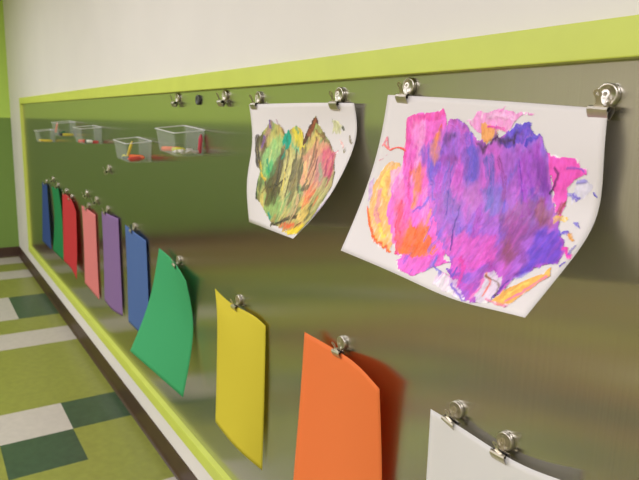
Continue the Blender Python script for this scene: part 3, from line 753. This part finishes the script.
def seg_dist(X, Y, pts):
    best = np.full(X.shape, 1e9)
    along = np.zeros(X.shape)
    side = np.zeros(X.shape)
    acc = 0.0
    for (ax, ay), (bx, by) in zip(pts, pts[1:]):
        dx, dy = bx - ax, by - ay
        ll = math.hypot(dx, dy) + 1e-9
        t = np.clip(((X - ax) * dx + (Y - ay) * dy) / ll ** 2, 0, 1)
        px, py = X - ax - t * dx, Y - ay - t * dy
        d = np.hypot(px, py)
        m = d < best
        best = np.where(m, d, best)
        along = np.where(m, acc + t * ll, along)
        side = np.where(m, (px * dy - py * dx) / ll, side)
        acc += ll
    return best, along, side, acc

def poly_sd(X, Y, pts):
    d = np.full(X.shape, 1e9)
    inside = np.zeros(X.shape, bool)
    n = len(pts)
    for i in range(n):
        (ax, ay), (bx, by) = pts[i], pts[(i + 1) % n]
        dx, dy = bx - ax, by - ay
        t = np.clip(((X - ax) * dx + (Y - ay) * dy) / (dx * dx + dy * dy + 1e-12), 0, 1)
        d = np.minimum(d, np.hypot(X - ax - t * dx, Y - ay - t * dy))
        c = (ay > Y) != (by > Y)
        inside ^= c & (X < (bx - ax) * (Y - ay) / (by - ay + 1e-12) + ax)
    return np.where(inside, -d, d)

def paint_layer(key, LAYOUT, seed, parent, accents, n_smear):
    nu, nv = 400, 267
    W_, H_ = 0.457, 0.305
    G = coons(SHEETS[key], nu, nv)
    U, V = np.meshgrid(np.linspace(0, 1, nu), np.linspace(0, 1, nv))
    X, Y = U * W_, V * H_
    col = np.tile(np.array(lin((238, 231, 222))), (nv, nu, 1)).astype(float)
    cov = np.zeros((nv, nu))
    hgt = np.zeros((nv, nu))
    rnd = random.Random(seed)
    def blend(a, c, dh):
        nonlocal col, cov, hgt
        col = col * (1 - a[..., None]) + np.array(lin(c)) * a[..., None]
        cov = np.maximum(cov, a)
        hgt = hgt * (1 - 0.6 * a) + dh * a
    def stroke(c, wid, pts, s, op=0.9):
        wx = fbm(X * 60, Y * 60, s) * 0.010
        wy = fbm(X * 60, Y * 60, s + 5) * 0.010
        d, al, sd, tot = seg_dist(X + wx, Y + wy, pts)
        dry = fbm(sd * 700, al * 24, s + 9, 2)          # bristle streaks along the stroke
        if wid >= 0.011 and op > 0.85 and key == 'plarge':
            op = min(op, 0.66)
        a = smooth(0.5 * wid + 0.001, 0.5 * wid - (0.005 if wid >= 0.011 else 0.0022), d)
        a = a * np.clip(op + dry * 1.3, 0, 1)
        blend(a, tuple(np.clip(np.array(c) * (1 + 0.0), 0, 255)), 0.5 + dry)
    order = [k for k, e in enumerate(LAYOUT) if not (e[0] == 'T' or e[0] == 'S' and e[2] < 0.0062 and key == 'plarge')]
    late = [k for k in range(len(LAYOUT)) if k not in order]
    for k in order:
        kind, c, wv, pts = LAYOUT[k]
        pts = [(u * W_, v * H_) for u, v in pts]
        s = seed + k * 31
        if kind == 'B':
            wx = fbm(X * 55, Y * 40, s) * 0.020
            wy = fbm(X * 55, Y * 40, s + 3) * 0.026
            a = smooth(0.0055, -0.0055, poly_sd(X + wx, Y + wy, pts)) * wv * np.clip(0.95 + 0.9 * fbm(X * 200, Y * 30, s + 7, 3), 0, 1)
            blend(a, c, 0.45 + fbm(X * 240, Y * 40, s + 8, 2))
        elif kind == 'P':
            wx = fbm(X * 45, Y * 45, s) * 0.010
            wy = fbm(X * 45, Y * 45, s + 3) * 0.010
            sd = poly_sd(X + wx, Y + wy, pts)
            a = smooth(0.001, -0.001, sd) * wv
            if wv < 0.95:
                a = a * np.clip(0.75 + 1.6 * fbm(X * 220, Y * 40, s + 7, 3) + wv * 0.4, 0, 1)
            blend(a, c, 0.4 + fbm(X * 300, Y * 50, s + 8, 2))
        else:
            stroke(c, wv, pts, s)
        if k == n_smear[0]:
            # wet colours folded into the main patch in soft upright blotches
            for q, ac in enumerate(accents * 2):
                b_ = smooth(0.03, 0.20, fbm(X * 26 + q, Y * 11, seed + 400 + q * 13, 4)) * 0.62 * a
                blend(b_, ac, 0.45 + fbm(X * 260, Y * 30, seed + 420 + q, 2))
            # smears dragged mostly downwards through the wet paint already there
            for q in range(n_smear[1]):
                x0, y0 = rnd.uniform(*n_smear[2]) * W_, rnd.uniform(*n_smear[3]) * H_
                ln = rnd.uniform(0.02, 0.07)
                an = math.radians(90 + rnd.gauss(0, 14))
                p = [(x0, y0), (x0 + 0.5 * ln * math.cos(an), y0 + 0.5 * ln * math.sin(an)), (x0 + ln * math.cos(an + 0.2), y0 + ln * math.sin(an + 0.2))]
                j, i = int(np.clip(y0 / H_ * nv, 0, nv - 1)), int(np.clip(x0 / W_ * nu, 0, nu - 1))
                if cov[j, i] > 0.6:
                    keep = cov.copy()
                    stroke(rnd.choice(accents), rnd.uniform(0.003, 0.012), p, s + 101 + q * 7, 0.5)
                    cov = np.maximum(keep, 0)
    # everything dragged downwards a little while still wet
    wy = Y + 0.012 * fbm(X * 170, Y * 14, seed + 61, 2) + 0.008 * fbm(X * 90, Y * 60, seed + 62, 3)
    wx = X + 0.006 * fbm(X * 50, Y * 70, seed + 63, 3)
    gi = np.clip(np.rint(wx / W_ * (nu - 1)).astype(int), 0, nu - 1)
    gj = np.clip(np.rint(wy / H_ * (nv - 1)).astype(int), 0, nv - 1)
    col, hgt = col[gj, gi], hgt[gj, gi]
    for k in late:
        stroke(LAYOUT[k][1], LAYOUT[k][2], [(u * W_, v * H_) for u, v in LAYOUT[k][3]], seed + k * 31)
    # tiny local variation in the pigment mix
    mott = 1.04 + 0.55 * fbm(X * 150, Y * 110, seed + 71, 3) + 0.34 * fbm(X * 190, Y * 42, seed + 72, 3)
    col = np.clip(col * mott[..., None], 0.004, 0.95)
    keep = cov > 0.30
    N_ = grid_normals(G)
    relief = 0.00045 + 0.0020 * np.clip(hgt + 0.6 * fbm(X * 260, Y * 90, seed + 91, 3), 0, 1.2) * smooth(0.3, 0.9, cov)
    Pp = G + N_ * relief[..., None]
    idx = -np.ones(nu * nv, int)
    kq = keep[:-1, :-1] & keep[1:, :-1] & keep[:-1, 1:] & keep[1:, 1:]
    js, is_ = np.nonzero(kq)
    a = js * nu + is_
    quads = np.stack([a, a + nu, a + nu + 1, a + 1], 1)
    used = np.unique(quads)
    idx[used] = np.arange(len(used))
    me = bpy.data.meshes.new('paint')
    me.from_pydata(Pp.reshape(-1, 3)[used].tolist(), [], idx[quads].tolist())
    at = me.color_attributes.new('pigment', 'FLOAT_COLOR', 'POINT')
    rgba = np.ones((len(used), 4), np.float32)
    rgba[:, :3] = col.reshape(-1, 3)[used]
    at.data.foreach_set('color', rgba.ravel())
    for p in me.polygons:
        p.use_smooth = True
    me.update()
    o = link('paint', me, M_PAINT)
    org = parent.location
    me.transform(Matrix.Translation(-org))
    o.parent = parent
    return o

def paint_mat():
    m, N, L, b = base_mat('tempera_paint')
    at = N.new('ShaderNodeAttribute')
    at.attribute_name = 'pigment'
    L.new(at.outputs['Color'], b.inputs['Base Color'])
    b.inputs['Roughness'].default_value = 0.42
    b.inputs['Specular IOR Level'].default_value = 0.35
    return m
M_PAINT = paint_mat()

MAIN = [k for k, e in enumerate(PURPLE_PAINT) if e[1] == (168, 102, 206)][0]
for key, label, LAY, seed, acc, sm in (
    ('psmall', 'smaller child painting in muddy olive, green and yellow with a curled corner', GREEN_PAINT, 11,
     [(120, 104, 56), (200, 188, 110), (176, 172, 96), (96, 92, 52), (206, 160, 96), (160, 190, 110), (86, 150, 90), (66, 58, 36), (84, 70, 44), (226, 206, 110), (214, 196, 130)], (0, 110, (0.08, 0.85), (0.2, 0.95))),
    ('plarge', 'large child painting in purple, pink and orange, right of the olive painting', PURPLE_PAINT, 23,
     [(136, 108, 212), (206, 100, 200), (166, 96, 208), (128, 104, 212), (190, 104, 204), (226, 100, 200), (160, 92, 190), (116, 72, 168)], (MAIN, 60, (0.3, 0.9), (0.12, 0.95)))):
    t = thing('painting', label, 'painting', tuple(coons(SHEETS[key], 3, 2)[0, 1]), 'child paintings clipped to the board')
    s = link('sheet', sheet_mesh('sheet', coons(SHEETS[key], 41, 29), 0.0004), M_WHITE_PAPER)
    s.data.transform(Matrix.Translation(-t.location))
    s.parent = t
    paint_layer(key, LAY, seed, t, acc, sm)
    EDGE[key] = coons(SHEETS[key], 101, 2)[0]

# ------------------------------------------------------------------ magnetic clips
def ring_lever(prof, neck_w, base_w):
    """Finger lever: a tapered neck that ends in a ring; prof is (out, z) bottom to top ring centre."""
    (o0, z0), (o1, z1) = prof
    ax = Vector((0, -(o1 - o0), z1 - z0)).normalized()
    nrm = Vector((1, 0, 0)).cross(ax)
    c = Vector((0, -o1, z1))
    bm = bmesh.new()
    R_, r_, t, n = 0.0062, 0.0030, 0.0012, 24
    L_ = []
    for side in (-1, 1):
        for rad in (R_, r_):
            L_.append([bm.verts.new(c + Vector((rad * math.cos(2 * math.pi * i / n), 0, 0)) + ax * rad * math.sin(2 * math.pi * i / n) + nrm * side * t / 2) for i in range(n)])
    for i in range(n):
        j = (i + 1) % n
        bm.faces.new((L_[0][i], L_[0][j], L_[1][j], L_[1][i]))
        bm.faces.new((L_[2][i], L_[3][i], L_[3][j], L_[2][j]))
        bm.faces.new((L_[0][i], L_[2][i], L_[2][j], L_[0][j]))
        bm.faces.new((L_[1][i], L_[1][j], L_[3][j], L_[3][i]))
    b = Vector((0, -o0, z0))
    top = c - ax * 0.0048
    ws = ((b, base_w), (b + (top - b) * 0.35, neck_w * 1.1), (top, neck_w))
    rows = []
    for p, wd in ws:
        rows.append([bm.verts.new(p + Vector((sx * wd / 2, 0, 0)) + nrm * sn * t / 2) for sx, sn in ((-1, -1), (1, -1), (1, 1), (-1, 1))])
    for A, B in zip(rows, rows[1:]):
        for i in range(4):
            j = (i + 1) % 4
            bm.faces.new((A[i], A[j], B[j], B[i]))
    bm.faces.new(rows[0][::-1]); bm.faces.new(rows[-1])
    return bm

PAPER_Y = 0.0150        # distance of the closed jaws from the steel
def make_clip():
    root = thing('magnetic_clip', 'clip', 'clip')
    g = 0.00045
    jw = 0.0145
    d = PAPER_Y
    m_ = lathe(bmesh.new(), [(0.0135, 0.0), (0.0158, 0.0006), (0.016, 0.0015), (0.016, 0.0062), (0.0150, 0.0075), (0.0135, 0.0078), (0.0120, 0.0064), (0.0085, 0.0050), (0.0045, 0.0043), (0.0012, 0.0042)], 'y', 36)
    mo = obj('magnet', m_, M_NICKEL, root, True)
    front = [(d + g, -0.032), (d + 0.0022, -0.0312), (d + 0.0058, -0.0262), (d + 0.0082, -0.0222), (d + 0.0088, -0.0190), (d + 0.0075, -0.0160), (d + 0.0045, -0.0145)]
    back = [(2 * d - o, z) for o, z in front]
    fp = obj('front_plate', ribbon(bmesh.new(), front, -jw, jw, 0.0009), M_NICKEL, root, False)
    bp_ = obj('back_plate', ribbon(bmesh.new(), back, -jw, jw, 0.0009), M_NICKEL, root, False)
    obj('lever', ring_lever(((d + 0.0048, -0.0147), (d + 0.0125, 0.0010)), 0.0072, 0.017), M_NICKEL, fp)
    obj('lever', ring_lever(((d - 0.0030, -0.0140), (d - 0.0048, 0.0010)), 0.0072, 0.017), M_NICKEL, bp_)
    sp = bmesh.new()
    for k in range(7):
        x = -0.0128 + k * 0.0037
        lathe(sp, [(0.0030, x), (0.0042, x + 0.0004), (0.0042, x + 0.0026), (0.0030, x + 0.0030)], 'x', 14, (0, -d, -0.0182))
    obj('spring', sp, M_SPRING, root, True)
    return root

CLIPS = [
 # x, z of the disc centre, label
 ('E', 'darkblue', -4.831, 'clip gripping the dark blue sheet at the far end of the board'),
 ('W', -4.600, 0.995, 'empty clip just above and right of the dark blue sheet'),
 ('E', 'green_s', -4.382, 'clip gripping the small far green sheet'),
 ('E', 'red', -4.105, 'left of the two clips on the red sheet'),
 ('E', 'red', -3.945, 'right of the two clips on the red sheet'),
 ('W', -3.560, 1.010, 'empty clip above the pink sheet, the higher and left one of the two'),
 ('W', -3.340, 0.999, 'empty clip above the right corner of the pink sheet'),
 ('E', 'pink', -3.502, 'clip gripping the top edge of the pink sheet'),
 ('E', 'purple', -3.087, 'clip gripping the top edge of the purple sheet'),
 ('E', 'blue', -2.633, 'clip gripping the medium blue sheet'),
 ('E', 'green', -2.087, 'clip gripping the curled bright green sheet'),
 ('E', 'yellow', -1.583, 'clip gripping the top edge of the yellow sheet'),
 ('E', 'orange', -1.050, 'clip gripping the top edge of the orange sheet'),
 ('E', 'white', -0.697, 'left of the two clips on the blank white sheet'),
 ('E', 'white', -0.588, 'right of the two clips on the blank white sheet'),
 ('E', 'psmall', -1.463, 'clip gripping the left corner of the olive painting'),
 ('E', 'psmall', -1.090, 'clip gripping the right end of the olive painting'),
 ('E', 'plarge', -0.869, 'clip gripping the left corner of the large purple painting'),
 ('E', 'plarge', -0.4835, 'clip with big round magnet at the right corner of the purple painting'),
 ('W', -2.085, 1.508, 'empty clip under the top rail, left of the bare round magnet'),
 ('W', -1.690, 1.507, 'empty clip under the top rail, between round magnet and olive painting'),
 ('W', -3.060, 1.188, 'empty clip alone in the middle of the board below the clear trays'),
]
clip0 = make_clip()
rnd = random.Random(3)
for i, c in enumerate(CLIPS):
    o = clip0 if i == 0 else copy_tree(clip0)
    if c[0] == 'E':
        T = EDGE[c[1]]
        e = T[int(np.argmin(np.abs(T[:, 0] - c[2])))]
        k0, k1 = max(0, int(np.argmin(np.abs(T[:, 0] - c[2]))) - 4), min(100, int(np.argmin(np.abs(T[:, 0] - c[2]))) + 4)
        tilt = math.atan2(T[k1][2] - T[k0][2], T[k1][0] - T[k0][0])
        o.location = (c[2] * (1.017 if c[2] < -0.5 else 1.005), SURF, e[2] + 0.0178)
        o.rotation_euler = (0, -max(-0.22, min(0.22, tilt)), 0)
    else:
        o.location = (c[1] * 1.009, SURF, c[2] - 0.004)
        o.rotation_euler = (0, rnd.uniform(-0.15, 0.15), 0)
    o['label'] = c[3]
    o['category'] = 'clip'
    o['group'] = 'magnetic clips on the steel board'

bm = lathe(bmesh.new(), [(0.0145, 0.0), (0.0160, 0.0008), (0.0160, 0.0068), (0.0150, 0.0078), (0.0090, 0.0078), (0.0084, 0.0070)], 'y', 36)
o = obj('round_magnet', bm, M_DISC, None, True)
o.location = (-1.915, SURF, 1.4935)
tag(o, 'plain dark round magnet under the top rail between two empty clips', 'magnet')

# ------------------------------------------------------------------ clear trays and what lies in them
def make_tray():
    root = thing('clear_tray', 'tray', 'tray')
    LX, D, H = 0.19, 0.105, 0.086          # along the board, out from it, height
    t = 0.0016
    bm = bmesh.new()
    def ring(x0, x1, o0, o1, z, r, n=5):
        P = []
        for (cx, co, a0) in ((x1 - r, o1 - r, 0), (x0 + r, o1 - r, 90), (x0 + r, o0 + r, 180), (x1 - r, o0 + r, 270)):
            for k in range(n):
                a = math.radians(a0 + 90 * k / (n - 1))
                P.append(bm.verts.new((cx + r * math.cos(a), -(co + r * math.sin(a)), z)))
        return P
    tp = 0.009
    rings = [
        ring(tp, LX - tp, 0.0005, D - tp * 1.4, -H, 0.012),
        ring(tp * 0.8, LX - tp * 0.8, 0.0005, D - tp * 1.1, -H + 0.004, 0.013),
        ring(0.0, LX, 0.0005, D, -0.002, 0.014),
        ring(t, LX - t, 0.0005 + t, D - t, -0.002, 0.0125),
        ring(tp * 0.8 + t, LX - tp * 0.8 - t, 0.0005 + t, D - tp * 1.1 - t, -H + 0.005, 0.0115),
        ring(tp + t, LX - tp - t, 0.0005 + t, D - tp * 1.4 - t, -H + t, 0.0105),
    ]
    for a, b in zip(rings, rings[1:]):
        n = len(a)
        for i in range(n):
            bm.faces.new((a[i], a[(i + 1) % n], b[(i + 1) % n], b[i]))
    bm.faces.new(rings[0]); bm.faces.new(rings[-1])
    def scoop(m_):
        for v in m_.verts:
            k = max(0.0, 1 + v.co.z / H)
            v.co.z -= 0.011 * k * max(0.0, -v.co.y) / D
    scoop(bm)
    obj('body', bm, M_PLASTIC, root, False)
    bm = bmesh.new()
    def ring2(g, z):
        P = []
        for (cx, co, a0) in ((LX - 0.014, D - 0.014, 0), (0.014, D - 0.014, 90), (0.014, 0.0145, 180), (LX - 0.014, 0.0145, 270)):
            for k in range(5):
                a = math.radians(a0 + 22.5 * k)
                P.append(bm.verts.new((cx + (0.014 + g) * math.cos(a), min(-0.0002, -(co + (0.014 + g) * math.sin(a))), z)))
        return P
    rr = [ring2(-0.0016, -0.0022), ring2(0.0032, -0.0022), ring2(0.0040, 0.0), ring2(0.0032, 0.0014), ring2(-0.0016, 0.0014)]
    for a, b in zip(rr, rr[1:] + rr[:1]):
        n = len(a)
        for i in range(n):
            bm.faces.new((a[i], a[(i + 1) % n], b[(i + 1) % n], b[i]))
    scoop(bm)
    obj('rim', bm, M_RIM, root, False)
    return root

def rim_mat():
    m, N, L, b = base_mat('clear_plastic_rim')
    b.inputs['Base Color'].default_value = (0.82, 0.82, 0.76, 1)
    b.inputs['Roughness'].default_value = 0.15
    tr = N.new('ShaderNodeBsdfTransparent')
    mx = N.new('ShaderNodeMixShader')
    mx.inputs[0].default_value = 0.6
    L.new(tr.outputs[0], mx.inputs[1]); L.new(b.outputs[0], mx.inputs[2])
    L.new(mx.outputs[0], N['Material Output'].inputs['Surface'])
    return m
M_RIM = rim_mat()
TRAYS = [
 # left x, rim z, label
 (-2.590, 1.352, 'clear plastic tray of orange, red and yellow crayons, the lower one of the near pair'),
 (-2.050, 1.410, 'clear plastic tray nearest the olive painting, holding white paper scraps'),
 (-3.375, 1.386, 'clear plastic tray with red and dark teal crayons, third from the right'),
 (-3.98, 1.402, 'clear plastic tray with dark green and yellow crayons, highest of the far group'),
 (-4.65, 1.338, 'clear plastic tray farthest along the board, holding only yellow crayons'),
]
TILT = (3.0, 3.5, 1.5, 1.0, 0.0)
tray0 = make_tray()
for i, (x, z, lab) in enumerate(TRAYS):
    o = tray0 if i == 0 else copy_tree(tray0)
    o.location = (x, SURF, z)
    o.rotation_euler = (0, math.radians(TILT[i]), 0)
    o['label'] = lab
    o['category'] = 'tray'
    o['group'] = 'clear trays stuck to the board'

def make_crayon(rgb, r=0.0075, ln=0.10):
    root = thing('crayon', 'crayon', 'crayon')
    name = 'crayon_wax_%d_%d_%d' % rgb
    m = bpy.data.materials.get(name) or mat(name, rgb, 0.45, var=0.05, scale=60)
    name2 = 'crayon_wrapper_%d_%d_%d' % rgb
    m2 = bpy.data.materials.get(name2) or mat(name2, tuple(min(255, int(c * 1.06)) for c in rgb), 0.7, var=0.06, scale=90)
    obj('wax', lathe(bmesh.new(), [(r * 0.93, -ln / 2), (r * 0.95, -ln / 2 + 0.002), (r * 0.95, ln * 0.36), (r * 0.55, ln * 0.44), (r * 0.42, ln / 2)], 'x', 16), m, root, True)
    obj('wrapper', lathe(bmesh.new(), [(r * 0.96, -ln * 0.44), (r, -ln * 0.435), (r, ln * 0.30), (r * 0.96, ln * 0.305)], 'x', 16), m2, root, True)
    return root

def put_crayon(tray, dx, dout, dz, yaw, pitch, rgb, label, r=0.0075, ln=0.10):
    o = make_crayon(rgb, r, ln)
    x, z = TRAYS[tray][0], TRAYS[tray][1]
    o.location = (x + dx, SURF - dout, z + dz - dx * math.sin(math.radians(TILT[tray])))
    o.rotation_euler = (0, math.radians(-pitch), math.radians(yaw))
    o['label'] = label
    o['group'] = 'crayons in the clear trays'
FLOOR_DZ = -0.086 + 0.0016 + 0.0080
put_crayon(0, 0.090, 0.035, FLOOR_DZ + 0.0025, 25, 0, (238, 104, 40), 'thick orange crayon lying in the lower near tray', 0.0098, 0.086)
put_crayon(0, 0.135, 0.060, FLOOR_DZ + 0.001, -62, 0, (222, 66, 44), 'red crayon lying at the near end of the lower near tray', 0.009, 0.06)
put_crayon(0, 0.045, 0.072, FLOOR_DZ, -10, 0, (206, 196, 44), 'yellow crayon lying at the outer edge of the lower near tray', 0.0078, 0.06)
put_crayon(0, 0.058, 0.054, -0.0455, 70, 72, (214, 186, 40), 'yellow crayon standing upright in the lower near tray', 0.0055, 0.07)
put_crayon(0, 0.095, 0.080, FLOOR_DZ - 0.0005, 8, 0, (34, 66, 44), 'dark green crayon lying at the outer wall of the lower near tray', 0.0070, 0.05)
put_crayon(1, 0.040, 0.060, FLOOR_DZ, 55, 0, (240, 110, 40), 'orange crayon at the far end of the tray with white paper scraps', 0.0078, 0.07)
put_crayon(1, 0.062, 0.045, FLOOR_DZ, 35, 0, (206, 200, 60), 'yellow crayon beside the orange one in the paper scrap tray', 0.0078, 0.05)
put_crayon(1, 0.170, 0.012, -0.046, 90, 84, (186, 30, 54), 'dark red crayon upright against the board in the paper scrap tray', 0.0065, 0.062)
put_crayon(2, 0.085, 0.078, FLOOR_DZ, 70, 0, (238, 84, 46), 'orange red crayon in the tray that also holds a teal crayon', 0.0078, 0.034)
put_crayon(2, 0.135, 0.045, FLOOR_DZ, 82, 0, (34, 84, 70), 'dark teal crayon in the third tray from the right', 0.0078, 0.06)
put_crayon(2, 0.165, 0.030, FLOOR_DZ, 75, 0, (210, 60, 50), 'short red crayon behind the teal crayon in the third tray', 0.0074, 0.03)
put_crayon(3, 0.060, 0.060, FLOOR_DZ + 0.004, 70, 24, (24, 110, 56), 'green crayon tilted in the highest far tray', 0.0078, 0.05)
put_crayon(3, 0.100, 0.066, FLOOR_DZ, 85, 0, (34, 36, 34), 'black crayon lying in the highest far tray', 0.0078, 0.045)
put_crayon(3, 0.150, 0.040, FLOOR_DZ, 82, 0, (206, 186, 40), 'yellow crayon lying beside the black one in the highest far tray', 0.0078, 0.06)
put_crayon(3, 0.026, 0.080, -0.040, 80, 80, (226, 96, 40), 'orange crayon standing in the far corner of the highest far tray', 0.0055, 0.06)
put_crayon(4, 0.085, 0.066, FLOOR_DZ, 62, 0, (214, 186, 30), 'outer yellow crayon in the farthest tray', 0.0078, 0.05)
put_crayon(4, 0.130, 0.038, FLOOR_DZ, 80, 0, (220, 192, 36), 'inner yellow crayon in the farthest tray', 0.0078, 0.055)

# crumpled paper scraps in the near tray
def scrap(dx, dout, lx, ly, seed, label):
    r_ = random.Random(seed)
    n = 7
    bm = bmesh.new()
    V_ = [[bm.verts.new(((i / (n - 1) - 0.5) * lx, (j / (n - 1) - 0.5) * ly, 0.004 + 0.016 * r_.random() * (0.4 + (i + j) / (2 * n)))) for i in range(n)] for j in range(n)]
    for j in range(n - 1):
        for i in range(n - 1):
            bm.faces.new((V_[j][i], V_[j][i + 1], V_[j + 1][i + 1], V_[j + 1][i]))
    ext = bmesh.ops.extrude_face_region(bm, geom=bm.faces[:])
    for v in [g_ for g_ in ext['geom'] if isinstance(g_, bmesh.types.BMVert)]:
        v.co.z -= 0.0006
    o = obj('paper_scrap', bm, M_WHITE_PAPER)
    o.location = (TRAYS[1][0] + dx, SURF - dout, TRAYS[1][1] - 0.086 + 0.0024 - dx * math.sin(math.radians(TILT[1])))
    tag(o, label, 'paper scrap', 'paper scraps in the near tray')
scrap(0.120, 0.052, 0.045, 0.060, 4, 'larger crumpled white paper scrap in the tray by the olive painting')
scrap(0.162, 0.045, 0.026, 0.055, 9, 'narrow crumpled white paper scrap at the near end of that tray')
o = make_crayon((236, 232, 220), 0.0075, 0.03)
o.location = (TRAYS[2][0] + 0.172, SURF - 0.060, TRAYS[2][1] + FLOOR_DZ)
o.rotation_euler = (0, 0, math.radians(60))
o['label'] = 'short white crayon at the near end of the third tray from the right'
o['group'] = 'crayons in the clear trays'
